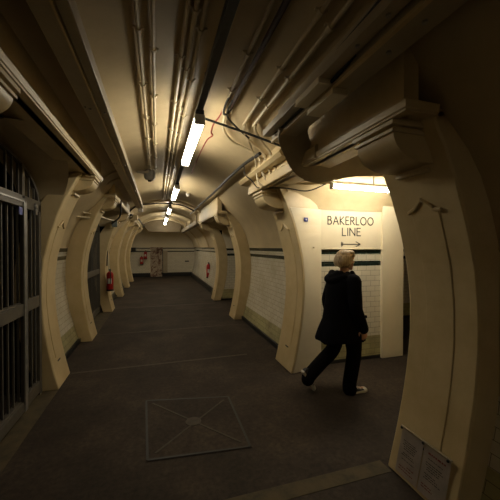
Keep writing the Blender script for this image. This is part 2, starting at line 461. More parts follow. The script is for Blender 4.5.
b1 = beam(1, 1.30, 4.04, 'cream cornice beam over the passage mouth on the right, lit at its far end')
pr = [(1.02, 2.53), (.90, 2.535), (.87, 2.575), (.88, 2.60), (.91, 2.615), (1.02, 2.65)]
mesh_obj('upper_moulding', prism(bmesh.new(), pr, 2.75, 4.30, lambda u, v, a: (C + u, a, v)), CREAM, b1, bevel=.003)
mesh_obj('lower_band', prism(bmesh.new(), [(1.0, 2.362), (.962, 2.362), (.955, 2.37), (.955, 2.455), (.965, 2.47), (1.0, 2.485)], 2.2, 4.075, lambda u, v, a: (C + u, a, v)), CREAM, b1, bevel=.002)
beam(1, 6.5, 9.5, 'cream cornice beam over the mid-distance recess on the right')
t = thing('cable_tray', 'long dark brown cable tray under the vault running to the far end on the right', 'cable tray', (1.27, 12.8, 2.4))
mesh_obj('tray_base', B(1.20, 1.34, 9.75, 15.85, 2.36, 2.38), BULK, t)
for x in (1.19, 1.33): mesh_obj('side_rail', B(x, x + .02, 9.75, 15.85, 2.36, 2.50), BULK, t, bevel=.003)
for y in (10.2, 12.0, 13.8, 15.4): mesh_obj('hanger', B(1.255, 1.285, y - .015, y + .015, 2.38, HC + math.sqrt(R * R - .99 ** 2) + .01), BULK, t)
beam(-1, -6.9, 4.38, 'cream cornice beam over the near gate on the left')
beam(-1, 5.74, 8.7, 'cream cornice beam over the second gate on the left')
beam(-1, 10.6, 15.9, 'distant cream cornice beam on the left toward the end wall')

# ------------------------------------------------------------------ gates
def gate(x, y0, y1, label, leaf_y, nb, arch_bars, spring=2.10, rise=.50):
    t = thing('metal_gate', label, 'gate', (x, (y0 + y1) / 2, 0))
    yc, hw = (y0 + y1) / 2, (y1 - y0) / 2
    def top(y): return spring + rise * math.sqrt(max(0, 1 - ((y - yc) / hw) ** 2))
    bm = bmesh.new()
    for y in (y0 + .03, y1 - .03): box(bm, x - .03, x + .03, y - .03, y + .03, 0, spring)
    box(bm, x - .03, x + .03, y0, y1, spring - .09, spring + .03)
    mesh_obj('frame', bm, GATEM, t, bevel=.004)
    bm = bmesh.new(); rings = []
    for i in range(25):
        a = PI * i / 24
        for_ = [(x - .02, 1.0), (x + .02, 1.0), (x + .02, .95), (x - .02, .95)]
        rings.append([(xx, yc - hw * f * math.cos(a), spring + rise * f * math.sin(a)) for xx, f in for_])
    loft(bm, rings); mesh_obj('arch_rim', bm, BARM, t)
    def rails(za, zb, ya, yb, nm, dx=0):
        bm = bmesh.new(); box(bm, x - .02 + dx, x + .025 + dx, ya, yb, za, zb); return mesh_obj(nm, bm, GATEM, t, bevel=.003)
    rails(.03, .16, y0 + .03, y1 - .03, 'bottom_rail')
    rails(.98, 1.10, y0 + .03, y1 - .03, 'middle_rail')
    # opening leaf
    if leaf_y:
        l = mesh_obj('door_leaf', B(x + .02, x + .05, leaf_y - .045, leaf_y, .06, spring - .04), GATEM, t, bevel=.003)
        for za, zb in ((spring - .09, spring - .04), (.98, 1.09), (.06, .15)):
            mesh_obj('leaf_rail', B(x + .022, x + .052, y0 + .05, leaf_y, za, zb), GATEM, l, bevel=.003)
        bm = bmesh.new(); box(bm, x + .05, x + .062, leaf_y - .055, leaf_y + .006, .06, spring - .03); box(bm, x + .05, x + .062, y0 + .05, leaf_y, spring - .045, spring - .03)
        tag(mesh_obj('edge_strip', bm, STEEL, l), 'pale worn metal edge')
        tag(mesh_obj('label_plate', B(x + .055, x + .062, leaf_y - .16, leaf_y - .09, spring - .17, spring - .10), BLUE, l), 'small blue plate')
    n = nb; step = (y1 - y0) / (n + 1)
    for i in range(n):
        y = y0 + step * (i + 1)
        mesh_obj('bar', B(x - .008, x + .008, y - .008, y + .008, .1, spring - .05), BARM, t)
    for i in range(arch_bars):
        y = y0 + (y1 - y0) * (i + 1) / (arch_bars + 1)
        mesh_obj('arch_bar', B(x - .008, x + .008, y - .008, y + .008, spring, top(y) - .01), BARM, t)
    mesh_obj('mullion', B(x - .02, x + .03, (leaf_y or yc) - .005, (leaf_y or yc) + .05, spring, top(leaf_y or yc) - .01), GATEM, t)
    return t
g1 = gate(-1.262, 2.0, 3.88, 'large barred metal gate at the left edge with an arched top', 3.40, 17, 14, rise=.40)
gate(-1.38, 6.24, 8.19, 'farther barred metal gate on the left, past the second column', None, 14, 10)
bm = bmesh.new(); ball(bm, (-1.225, 3.70, 2.06), (.02, .035, .03), 10); box(bm, -1.24, -1.215, 3.67, 3.73, 1.97, 2.03)
mesh_obj('lock', bm, STEEL, g1)

# ------------------------------------------------------------------ luminaires
def lamp(name, label, group, p, length, axis='y'):
    t = thing(name, label, 'light', p, group)
    def bx(n, a0_, a1_, w0, w1, z0, z1, mat, par, bv=0):
        if axis == 'y': bm = B(p[0] + w0, p[0] + w1, p[1] + a0_, p[1] + a1_, p[2] + z0, p[2] + z1)
        else: bm = B(p[0] + a0_, p[0] + a1_, p[1] + w0, p[1] + w1, p[2] + z0, p[2] + z1)
        return mesh_obj(n, bm, mat, par, bevel=bv)
    L = length / 2
    h = bx('housing', -L, L, -.04, .04, .055, .10, LAMPB if axis == 'y' else WHITEP, t, .006)
    d = bx('diffuser', -L + .02, L - .02, -.045, .045, -.03, .056, GLOW, t, .02)
    for s in (-1, 1):
        bx('end_cap', s * L - (.02 if s > 0 else 0), s * L + (.02 if s < 0 else 0), -.048, .048, -.032, .06, WHITEP, t, .004)
    return t
GL = 'fluorescent strip lights along the tunnel crown'
lamp('strip_light', 'nearest glowing strip light on the tunnel ceiling, the largest in view', GL, (.375, 3.50, 2.78), 1.50)
lamp('strip_light', 'second glowing ceiling strip light counting from the camera', GL, (.375, 6.72, 2.78), 1.50)
lamp('strip_light', 'third glowing ceiling strip light from the camera, middle one of the row', GL, (.375, 9.95, 2.78), 1.50)
lamp('strip_light', 'small glowing ceiling strip light, last but one toward the end wall', GL, (.375, 12.9, 2.78), 1.50)
lamp('strip_light', 'tiny farthest glowing ceiling strip light just before the end wall', GL, (.375, 15.1, 2.78), 1.3)
lamp('strip_light', 'glowing strip light on the tunnel crown behind the viewpoint', GL, (.375, -4.3, 2.78), 1.50)
t = thing('passage_strip_light', 'bright bare tube light high above the lettered wall at right', 'light', (2.62, 3.15, 2.40))
mesh_obj('tube', cyl(bmesh.new(), (2.01, 3.15, 2.355), (3.20, 3.15, 2.345), .019, 16), GLOWT, t, smooth=True)
mesh_obj('housing', B(1.99, 3.22, 3.145, 3.175, 2.39, 2.42), TRUNK, t, bevel=.004)
for x in (1.985, 3.195): mesh_obj('lamp_holder', B(x, x + .03, 3.13, 3.17, 2.325, 2.41), WHITEP, t, bevel=.003)
mesh_obj('hanger', cyl(bmesh.new(), (2.6, 3.15, 2.41), (2.6, 3.15, 2.62), .008, 8), STEEL, t)
t = thing('lighting_trunking', 'dark metal channel along the tunnel crown that carries the strip lights', 'cable trunking', (.375, 6, 2.88))
mesh_obj('channel', B(.345, .405, -6.9, 15.9, 2.875, 2.925), LAMPB, t, bevel=.004)
for i in range(9):
    y = .6 + i * 1.8
    mesh_obj('hanger', cyl(bmesh.new(), (.375, y, 2.92), (.375, y, 3.03), .01, 8), LAMPB, t)

# ------------------------------------------------------------------ trunking boxes
def bolt(parent, p, r=.011, axis='z', mat=None):
    d = Vector((0, 0, .008)) if axis == 'z' else Vector((.008, 0, 0))
    q = Vector(p); return mesh_obj('bolt', cyl(bmesh.new(), q - d, q + d, r, 8), mat or STEEL, parent)
t = thing('cable_trunking', 'wide brown-cream cable trunking running along the left of the vault', 'cable trunking', (-.43, 3, 2.63))
mesh_obj('wide_cover', B(-.507, -.409, -6.9, 8.3, 2.63, 2.70), TRUNK, t, bevel=.004)
mesh_obj('narrow_cover', B(-.399, -.342, -6.9, 8.3, 2.635, 2.72), TRUNK, t, bevel=.004)
mesh_obj('edge_strip', B(-.414, -.404, -6.9, 8.3, 2.622, 2.66), CREAM, t)
mesh_obj('light_blocker', B(-.505, -.415, -6.9, 8.3, 2.69, 2.88), TRUNK, t)  # added filler above the covers, blocks lamp light from the left vault
for y in (1.15, 2.4, 3.9, 5.6): bolt(t, (-.49, y, 2.628), .008); bolt(t, (-.37, y + .07, 2.633), .008); bolt(t, (-.46, y + .02, 2.628), .008)
t = thing('cable_trunking', 'large square cable trunking at the upper right, bolted and ending in a bend', 'cable trunking', (1.05, 0, 2.6))
mesh_obj('side_tray', B(.878, .948, -6.9, 2.46, 2.588, 2.64), TRUNK, t, bevel=.004)
mesh_obj('box_section', B(.97, 1.12, -6.9, 2.48, 2.555, 2.665), TRUNK, t, bevel=.004)
mesh_obj('edge_strip', B(.962, .985, -6.9, 2.48, 2.549, 2.568), CREAM, t)
for y in (1.02, 1.22, 1.75): bolt(t, (1.05, y - .05, 2.553), .012); bolt(t, (.912, y, 2.586), .011)
mesh_obj('light_blocker', B(.995, 1.10, -6.9, 2.40, 2.66, 2.80), TRUNK, t)  # added behind the box up to the vault, keeps lamp light off the fascia
# curved duct into the passage
t = thing('curved_duct', 'broad flat duct bending from the trunking into the side passage above its light', 'duct', (1.4, 2.6, 2.48))
pth = smooth_path([(1.05, 2.20, 2.60), (1.085, 2.30, 2.57), (1.16, 2.38, 2.50), (1.27, 2.44, 2.39), (1.42, 2.48, 2.338), (1.60, 2.50, 2.365), (1.9, 2.50, 2.43), (2.4, 2.50, 2.46), (3.4, 2.50, 2.46)], 6)
mesh_obj('duct_body', sweep(bmesh.new(), pth, 0, flat=(.25, .035), ref=(-.2, 0, .98)), TRUNK, t, bevel=.004)
# adaptable boxes on the trunking
def jbox(name, label, c, s, mat, rot=0, cat='junction box'):
    t = thing(name, label, cat, c)
    bm = bmesh.new(); box(bm, c[0] - s[0], c[0] + s[0], c[1] - s[1], c[1] + s[1], c[2] - s[2], c[2] + s[2] * .8)
    bmesh.ops.rotate(bm, cent=c, matrix=Matrix.Rotation(rot, 3, 'Z'), verts=bm.verts); mesh_obj('body', bm, mat, t, bevel=.005)
    bm = bmesh.new(); box(bm, c[0] - s[0] * 1.04, c[0] + s[0] * 1.04, c[1] - s[1] * 1.04, c[1] + s[1] * 1.04, c[2] - s[2] - .006, c[2] - s[2] + .004)
    bmesh.ops.rotate(bm, cent=c, matrix=Matrix.Rotation(rot, 3, 'Z'), verts=bm.verts); mesh_obj('lid', bm, mat, t, bevel=.003)
    return t
jbox('junction_box', 'pale junction box under the right trunking, the lower right one of two', (1.015, 1.67, 2.54), (.05, .15, .02), SIGNW)
jbox('junction_box', 'pale junction box on the tray beside the trunking, the upper left one of two', (.912, 1.66, 2.58), (.04, .15, .02), SIGNW)

# ------------------------------------------------------------------ conduits
def conduit(name, label, pts, r, mat=None, clips=0, cat='conduit', n=6, couple=None, group=None):
    t = thing(name, label, cat, pts[0], group)
    P = smooth_path(pts, n)
    mesh_obj('tube', sweep(bmesh.new(), P, r, 8), mat or CONDM, t, smooth=True)
    for y in (couple or []):
        # straight run along Y: saddle clip at this Y
        a = min(range(len(P) - 1), key=lambda i: abs(P[i].y - y)); p = P[a].copy(); q = P[a + 1]
        d = (q - p).normalized(); p = p + d * ((y - p.y) / d.y if abs(d.y) > .3 else 0)
        bm = bmesh.new(); sweep(bm, [p - d * .016, p + d * .016], r * 1.55, 8)
        side = Vector((1, 0, 0)); box(bm, p.x - r * 2.6, p.x + r * 2.6, p.y - .009, p.y + .009, p.z + r * .3, p.z + r * 1.2)
        mesh_obj('saddle_clip', bm, mat or CONDM, t)
    return t
def vz(x, gap=.03): return HC + math.sqrt((R - gap) ** 2 - (x - C) ** 2)
def run(x, y0, y1, gap=.03): return [(x, y0, vz(x, gap)), (x, (y0 + y1) / 2, vz(x, gap)), (x, y1, vz(x, gap))]
cl = [.6, 1.3, 1.95, 2.6, 3.25, 3.9, 4.55, 5.2]
conduit('conduit', 'ceiling conduit left of centre, left one of the pair ending at a round fitting', run(-.105, -6.9, 5.45), .013, couple=cl)
conduit('conduit', 'ceiling conduit left of centre, right one of the pair ending at a round fitting', run(-.02, -6.9, 5.45), .013, couple=[c + .2 for c in cl])
cl2 = [1.0, 1.6, 2.2, 2.9, 3.6, 4.3, 5.0, 5.8, 6.6]
conduit('conduit', 'leftmost of three close ceiling conduits left of the strip lights', run(.165, -6.9, 8.9), .014, couple=cl2)
conduit('conduit', 'middle of three close ceiling conduits left of the strip lights', run(.215, -6.9, 8.9), .014, couple=[c + .15 for c in cl2])
conduit('conduit', 'rightmost of three close ceiling conduits, next to the strip lights', run(.268, -6.9, 8.9), .014, couple=[c + .3 for c in cl2])
# right-hand group, bending down over the cornice
conduit('conduit', 'ceiling conduit right of the lights that loops widest before the cornice', [(.60, -6.9, vz(.6)), (.60, 0, vz(.6)), (.61, 2.6, vz(.6)), (.65, 2.95, 2.94), (.70, 3.25, 2.93), (.84, 3.47, 2.89), (1.04, 3.50, 2.82), (1.17, 3.45, 2.73), (1.20, 3.42, 2.58), (1.25, 3.36, 2.42), (1.40, 3.28, 2.375), (1.7, 3.22, 2.385), (2.0, 3.16, 2.40)], .014, couple=[.8, 1.4, 2.0, 2.5])
conduit('pipe', 'dark red-brown pipe on the ceiling right of the strip lights', run(.665, -6.9, 2.75, .035), .020, BROWNC, cat='pipe')
conduit('conduit', 'ceiling conduit of the right pair that bends down second', [(.85, -6.9, vz(.85)), (.85, 0, vz(.85)), (.855, 2.7, vz(.855)), (.87, 3.0, 2.89), (.93, 3.18, 2.865), (1.07, 3.30, 2.81), (1.18, 3.30, 2.72), (1.23, 3.27, 2.55), (1.30, 3.20, 2.42), (1.5, 3.10, 2.39), (1.75, 3.09, 2.40), (2.0, 3.12, 2.41)], .014, couple=[.9, 1.45, 2.0, 2.45])
conduit('conduit', 'ceiling conduit of the right pair nearest the large trunking', [(.94, -6.9, vz(.94)), (.94, 0, vz(.94)), (.94, 2.65, vz(.94)), (.95, 2.88, 2.86), (1.02, 3.04, 2.83), (1.13, 3.14, 2.77), (1.21, 3.14, 2.68), (1.25, 3.12, 2.53), (1.33, 3.07, 2.43), (1.55, 3.03, 2.41), (2.0, 3.09, 2.42)], .014, couple=[1.0, 1.5, 2.05, 2.5])
conduit('conduit', 'short conduit dropping over the lit cornice beside the black lead', [(.98, 3.25, 2.85), (1.08, 3.42, 2.80), (1.16, 3.52, 2.70), (1.185, 3.53, 2.5), (1.22, 3.45, 2.38), (1.5, 3.3, 2.37)], .012)
conduit('support_bar', 'thin dark bar bolted across the vault under the right conduits', [(.42, 3.03, 2.93), (.85, 3.08, 2.86), (1.28, 2.96, 2.70)], .013, BLACK, cat='bar')
conduit('cable', 'thin red cable wandering along the ceiling right of the nearest strip light', [(.625, 2.90, 2.99), (.62, 3.1, 2.985), (.60, 3.3, 2.988), (.61, 3.52, 2.985), (.645, 3.62, 2.98), (.61, 3.8, 2.988), (.60, 4.2, 2.99), (.60, 4.7, 2.99), (.61, 5.6, 2.985)], .008, REDC, cat='cable')
conduit('cable', 'black looping cable at the ceiling near the dark pipe end', [(.62, 2.55, 2.97), (.60, 2.7, 2.93), (.61, 2.82, 2.90), (.66, 2.86, 2.93), (.68, 2.75, 2.95), (.65, 2.62, 2.94), (.66, 2.9, 2.93), (.80, 3.1, 2.91), (.98, 3.2, 2.84)], .010, BLACK, cat='cable')
conduit('cable_bundle', 'thick dark cable bundle running along the top of the right cornices', [(1.16, 3.35, 2.73), (1.13, 4.0, 2.755), (1.12, 5.0, 2.76), (1.12, 6.4, 2.75), (1.10, 8, 2.76), (1.10, 10.5, 2.76)], .022, BLACK, cat='cable')
conduit('cable', 'thin black lead hanging across the lit cornice beside the blue-plated column', [(1.13, 3.92, 2.72), (1.12, 3.85, 2.60), (1.20, 3.78, 2.5), (1.235, 3.70, 2.41), (1.26, 3.55, 2.37), (1.5, 3.38, 2.35), (1.8, 3.36, 2.33), (2.05, 3.25, 2.44)], .008, BLACK, cat='cable')
conduit('cable', 'short black cable lying along the top of the large right trunking', [(.955, 1.30, 2.60), (.957, 1.55, 2.575), (.957, 1.9, 2.585), (.957, 2.2, 2.59), (.95, 2.42, 2.60)], .011, BLACK, cat='cable')
conduit('cable', 'black cable on the upper side of the right trunking near the frame top', [(.93, .8, 2.70), (.94, 1.0, 2.715), (.94, 1.25, 2.70), (.95, 1.5, 2.70)], .012, BLACK, cat='cable')
# loops on the left between the second and third columns
LG = 'cables looping round the left corbels'
conduit('cable', 'upper dark cable looping down the vault to the second left gate', [(-.40, 5.5, 2.86), (-.62, 5.45, 2.77), (-.86, 5.35, 2.60), (-1.06, 5.30, 2.42), (-1.16, 5.30, 2.30), (-1.22, 5.42, 2.22), (-1.10, 5.72, 2.20), (-1.02, 6.0, 2.19), (-1.05, 6.4, 2.22), (-1.02, 7.2, 2.24), (-.98, 8.1, 2.28)], .016, CONDM, cat='cable')
conduit('cable', 'lower dark cable looping down the vault to the second left gate', [(-.42, 5.0, 2.86), (-.7, 4.98, 2.72), (-.98, 4.95, 2.50), (-1.18, 4.95, 2.28), (-1.27, 5.05, 2.16), (-1.27, 5.35, 2.12), (-1.12, 5.72, 2.13), (-1.04, 6.0, 2.12), (-1.1, 6.4, 2.16)], .016, CONDM, cat='cable')
conduit('cable', 'black cable sagging under the far left cornice to the grey box', [(-.68, 6.4, 2.55), (-.76, 7.0, 2.30), (-.95, 7.6, 2.22), (-1.05, 8.0, 2.2), (-1.0, 8.3, 2.26), (-.85, 9.0, 2.4), (-.72, 9.8, 2.62)], .018, BLACK, cat='cable')
conduit('cable', 'black cable crossing the vault from the left trunking end', [(-1.0, 8.0, 2.25), (-.9, 8.9, 2.45), (-.55, 9.0, 2.78), (-.2, 9.05, 2.86), (.2, 9.05, 2.90), (.7, 9.05, 2.86), (1.05, 9.0, 2.70)], .02, BLACK, cat='cable')
conduit('conduit', 'upright conduit dropping to the red extinguisher on the left column', [(-1.02, 8.36, 2.28), (-1.12, 8.36, 2.0), (-1.20, 8.36, 1.6), (-1.22, 8.36, 1.15)], .014, BLACK)
jbox('junction_box', 'small grey-green box hanging among cables by the extinguisher column', (-1.0, 8.05, 2.22), (.06, .03, .09), GREYB)
jbox('junction_box', 'black box at the left end of the end-wall tile bands', (-1.2, 17.15, 1.50), (.11, .08, .13), BLACK)
jbox('junction_box', 'pale box in the cable cluster on the distant left cornice', (-.62, 9.6, 2.52), (.07, .10, .08), CREAM)
jbox('junction_box', 'second pale box in the distant left cable cluster, nearer the trunking', (-.45, 9.2, 2.70), (.06, .08, .06), WHITEP)
conduit('cable', 'cable bundle along the distant left cornice', [(-.72, 9.2, 2.55), (-.66, 10.2, 2.60), (-.62, 12, 2.62), (-.62, 15.8, 2.62)], .03, BLACK, cat='cable')
# round ceiling fitting
t = thing('ceiling_speaker', 'round grey ceiling fitting with a dark underside left of the strip lights', 'ceiling fitting', (-.12, 5.55, 2.9))
mesh_obj('body', lathe(bmesh.new(), [(.001, 2.98), (.08, 2.98), (.095, 2.94), (.095, 2.84), (.07, 2.80), (.001, 2.795)], -.12, 5.55, 22), GREYP, t, smooth=True)
tag(mesh_obj('lens', lathe(bmesh.new(), [(.001, 2.80), (.035, 2.80), (.03, 2.775), (.001, 2.77)], -.12, 5.55, 14), BLACK, t, smooth=True), 'dark round lens underneath')
mesh_obj('arm', B(-.33, -.12, 5.46, 5.52, 2.90, 2.94), TRUNK, t, bevel=.004)
t = thing('ceiling_dome', 'tiny pale dome on the vault right of the second strip light', 'ceiling fitting', (.73, 7.6, 2.9))
mesh_obj('dome', lathe(bmesh.new(), [(.001, 2.96), (.045, 2.96), (.045, 2.92), (.03, 2.89), (.001, 2.88)], .73, 7.6, 14), WHITEP, t, smooth=True)
mesh_obj('collar', lathe(bmesh.new(), [(.001, 2.975), (.055, 2.975), (.055, 2.95), (.001, 2.95)], .73, 7.6, 14), TRUNK, t, smooth=True)

# ------------------------------------------------------------------ extinguishers
def extinguisher(x, y, z, label, h=.52, r=.085, lab=True):
    t = thing('fire_extinguisher', label, 'fire extinguisher', (x, y, z), 'red fire extinguishers')
    mesh_obj('cylinder', lathe(bmesh.new(), [(.001, z), (r * .95, z), (r, z + .02), (r, z + h * .74), (r * .85, z + h * .82), (r * .35, z + h * .88), (r * .3, z + h * .90), (.001, z + h * .90)], x, y, 18), RED, t, smooth=True)
    tag(mesh_obj('base_ring', lathe(bmesh.new(), [(.001, z - .012), (r * 1.02, z - .012), (r * 1.02, z + .03), (.001, z + .03)], x, y, 18), BLACK, t, smooth=True), 'black foot ring')
    v = mesh_obj('valve', lathe(bmesh.new(), [(.001, z + h * .88), (r * .3, z + h * .88), (r * .3, z + h), (.001, z + h)], x, y, 12), BLACK, t, smooth=True)
    mesh_obj('handle', B(x - .012, x + .012, y - .10, y + .02, z + h * .97, z + h * 1.0), BLACK, v)
    mesh_obj('hose', sweep(bmesh.new(), smooth_path([(x, y - .03, z + h * .93), (x + .02, y - .10, z + h * .9), (x + .03, y - .115, z + h * .6), (x + .02, y - .105, z + h * .3)], 5), .011, 8), BLACK, t, smooth=True)
    if lab:
        bm = bmesh.new(); rr = []
        for k in range(7):
            a = -PI / 2 - .6 + 1.2 * k / 6
            rr.append([(x + (r + .002) * math.cos(a), y + (r + .002) * math.sin(a), z + h * .32), (x + (r + .002) * math.cos(a), y + (r + .002) * math.sin(a), z + h * .56)])
        loft(bm, rr, caps=False, closed=False)
        tag(mesh_obj('label_band', bm, WHITEP, t), 'pale printed label patch')
    mesh_obj('bracket', B(x - .03, x + .03, y - .005, y + .135, z + h * .6, z + h * .66), BLACK, t)
    return t
extinguisher(-1.115, 8.10, .56, 'red fire extinguisher hung on the left column beside the second gate', .53, .08)
extinguisher(1.97, 12.0, .40, 'red fire extinguisher low on the right wall beyond the farthest column', .62, .09)
extinguisher(-.60, 17.17, .98, 'red fire extinguisher on the end wall, upper right one of the two', .46)
extinguisher(-.80, 17.17, .70, 'red fire extinguisher on the end wall, lower left one of the two', .46)

# ------------------------------------------------------------------ end-wall details
bm = bmesh.new(); rr = []
ring = []
for i in range(9): ring.append((-.34 + random.uniform(-.03, .03), .0 + 1.62 * i / 8))
ring2 = [(.27 + random.uniform(-.03, .03), z) for _, z in ring][::-1]
prism(bm, [(a, b_) for a, b_ in ring + ring2], 17.22, 17.32, lambda u, v, a: (u, a, v))
tag(mesh_obj('exposed_brick_patch', bm, ROUGHB, base=(-.03, 17.25, 0)), 'ragged patch of exposed red brick where end-wall tiles are missing', 'brickwork', kind='thing')
t = thing('wall_cupboard', 'narrow grey-brown upright panel beside the exposed brick on the end wall', 'panel', (.42, 17.25, .2))
mesh_obj('panel', B(.31, .55, 17.22, 17.30, .2, 1.42), TRUNK, t, bevel=.005)
tag(mesh_obj('shadow_gap', B(.27, .31, 17.25, 17.30, .2, 1.5), BLACK, t), 'dark gap at its edge')
t = thing('end_wall_plate', 'small dark plate low at the right of the end wall tiles', 'plate', (1.62, 17.28, .8))
mesh_obj('plate', B(1.5, 1.72, 17.27, 17.30, .80, .86), BLACK, t); mesh_obj('rim', B(1.48, 1.74, 17.275, 17.30, .785, .80), STEEL, t)

# ------------------------------------------------------------------ lettering
def arc(cx, cy, rx, ry, a0_, a1_, n=14): return [(cx + rx * math.cos(math.radians(a0_ + (a1_ - a0_) * i / n)), cy + ry * math.sin(math.radians(a0_ + (a1_ - a0_) * i / n))) for i in range(n + 1)]
GLY = {
 'B': (.52, [[(0, 0), (0, 1)], [(0, 1), (.22, 1)] + arc(.22, .77, .22, .23, 90, -90) + [(0, .54)], [(0, .54), (.26, .54)] + arc(.26, .27, .25, .27, 90, -90) + [(0, 0)]]),
 'A': (.72, [[(0, 0), (.36, 1)], [(.36, 1), (.72, 0)], [(.13, .34), (.59, .34)]]),
 'K': (.58, [[(0, 0), (0, 1)], [(.52, 1), (.02, .5)], [(.02, .5), (.58, 0)]]),
 'E': (.46, [[(0, 0), (0, 1)], [(0, 1), (.44, 1)], [(0, .53), (.38, .53)], [(0, 0), (.46, 0)]]),
 'R': (.56, [[(0, 0), (0, 1)], [(0, 1), (.24, 1)] + arc(.24, .75, .25, .25, 90, -90) + [(0, .5)], [(.22, .5), (.56, 0)]]),
 'L': (.42, [[(0, 0), (0, 1)], [(0, 0), (.42, 0)]]),
 'O': (.84, [arc(.42, .5, .42, .5, 0, 360, 28)]),
 'I': (.0, [[(0, 0), (0, 1)]]),
 'N': (.66, [[(0, 0), (0, 1)], [(0, 1), (.66, 0)], [(.66, 0), (.66, 1)]])}
def ribbon(bm, pts, w, fn, th=.003):
    for (a, b_) in zip(pts, pts[1:]):
        a, b_ = Vector(a), Vector(b_); d = (b_ - a).normalized(); n = Vector((-d.y, d.x)) * w / 2; e = d * w * .35
        q = [a - e + n, b_ + e + n, b_ + e - n, a - e - n]
        prism(bm, [(p.x, p.y) for p in q], 0, th, fn)
sg = thing('wall_lettering', 'two lines of dark capitals and an arrow painted on the cream passage wall', 'sign', (2.64, 3.628, 1.85))
def word(s, x0, x1, z0, H, w=.014):
    tot = sum(GLY[c][0] for c in s); gap = .26
    width = tot + gap * (len(s) - 1); sx = (x1 - x0) / width; x = x0
    for c in s:
        gw, st = GLY[c]; bm = bmesh.new()
        for p in st: ribbon(bm, [(x + a * sx, z0 + b_ * H) for a, b_ in p], w, lambda u, v, a: (u, 3.629 - a, v))
        mesh_obj('letter', bm, LETTER, sg); x += (gw + gap) * sx
word('BAKERLOO', 2.245, 2.99, 1.945, .108)
word('LINE', 2.475, 2.775, 1.79, .106)
bm = bmesh.new(); fn = lambda u, v, a: (u, 3.629 - a, v)
for p in ([(2.46, 1.67), (2.76, 1.67)], [(2.46, 1.70), (2.46, 1.64)], [(2.48, 1.695), (2.48, 1.645)], [(2.70, 1.705), (2.77, 1.67)], [(2.70, 1.635), (2.77, 1.67)]): ribbon(bm, p, .010, fn)
mesh_obj('arrow', bm, LETTER, sg)
t = thing('blue_plate', 'tiny blue plate on the cream pier left of the lettering', 'plate', (1.87, 3.54, 1.99))
bm = bmesh.new(); prism(bm, [(1.835, 3.528), (1.895, 3.547), (1.895, 3.558), (1.835, 3.538)], 1.965, 2.015, lambda u, v, a: (u, v, a)); mesh_obj('plate', bm, BLUE, t)
bm = bmesh.new(); prism(bm, [(1.855, 3.532), (1.875, 3.539), (1.875, 3.545), (1.855, 3.54)], 1.98, 2.0, lambda u, v, a: (u, v - .001, a)); mesh_obj('white_mark', bm, WHITEP, t)

# ------------------------------------------------------------------ notices at the foot of the near column
def notice(ya, yb, zt, zb, label, seed, title_red, tilt=0):
    """sheet lying on the column face between Y=ya (right in view) and yb, from zb to zt"""
    rnd = random.Random(seed); yc = (ya + yb) / 2; zc = (zt + zb) / 2
    def pt(u, v, lift=0):
        y = ya + (yb - ya) * u; z = zb + (zt - zb) * v + tilt * (u - .5)
        return (C + col_off(z) - .006 - lift, y, z)
    t = thing('paper_notice', label, 'notice', pt(.5, .5), 'paper notices at the column foot')
    bm = bmesh.new()
    g = [[bm.verts.new(pt(i / 4, j / 6)) for i in range(5)] for j in range(7)]
    for j in range(6):
        for i in range(4): bm.faces.new((g[j][i], g[j][i + 1], g[j + 1][i + 1], g[j + 1][i]))
    bmesh.ops.solidify(bm, geom=list(bm.faces), thickness=.003)
    mesh_obj('sheet', bm, PAPER, t)
    def lines(nm, mat, rows):
        for v0, v1, u0, u1 in rows:
            u = u0; bm = bmesh.new()
            while u < u1 - .02:
                w = min(rnd.uniform(.05, .13), u1 - u)
                p = [pt(1 - u, v0, .0035), pt(1 - u - w, v0, .0035), pt(1 - u - w, v1, .0035), pt(1 - u, v1, .0035)]
                bm.faces.new([bm.verts.new(x) for x in p]); u += w + .022
            mesh_obj(nm, bm, mat, t)
    body = []
    v = .74
    while v > .30: body.append((v, v + .016, rnd.choice((.16, .22)), rnd.uniform(.6, .84))); v -= rnd.choice((.045, .045, .09))
    lines('printed_line', INK, body)
    lines('red_heading', REDINK, [(.84, .875, .2, .85), (.14, .16, .12, .55), (.19, .21, .12, .5)] if title_red else [(.16, .18, .15, .7), (.10, .12, .15, .8), (.22, .24, .5, .8)])
    return t
notice(1.562, 1.745, .325, .03, 'worn notice at the near column foot, left of two, faded black text', 3, False, 0)
notice(1.365, 1.555, .325, .03, 'worn notice at the near column foot, right of two, red heading', 5, True, 0)
t = thing('tape_strip', 'thin taped strip along the top of the two notices', 'tape', (1.65, 1.65, .32))
bm = bmesh.new(); sweep(bm, [(C + col_off(.32) - .010, 1.75, .33), (C + col_off(.33) - .010, 1.36, .33)], 0, flat=(.012, .012)); mesh_obj('strip', bm, TRUNK, t)
for y in (1.74, 1.558, 1.38): mesh_obj('fixing', ball(bmesh.new(), (C + col_off(.32) - .016, y, .322), .010, 8), BLACK, t)

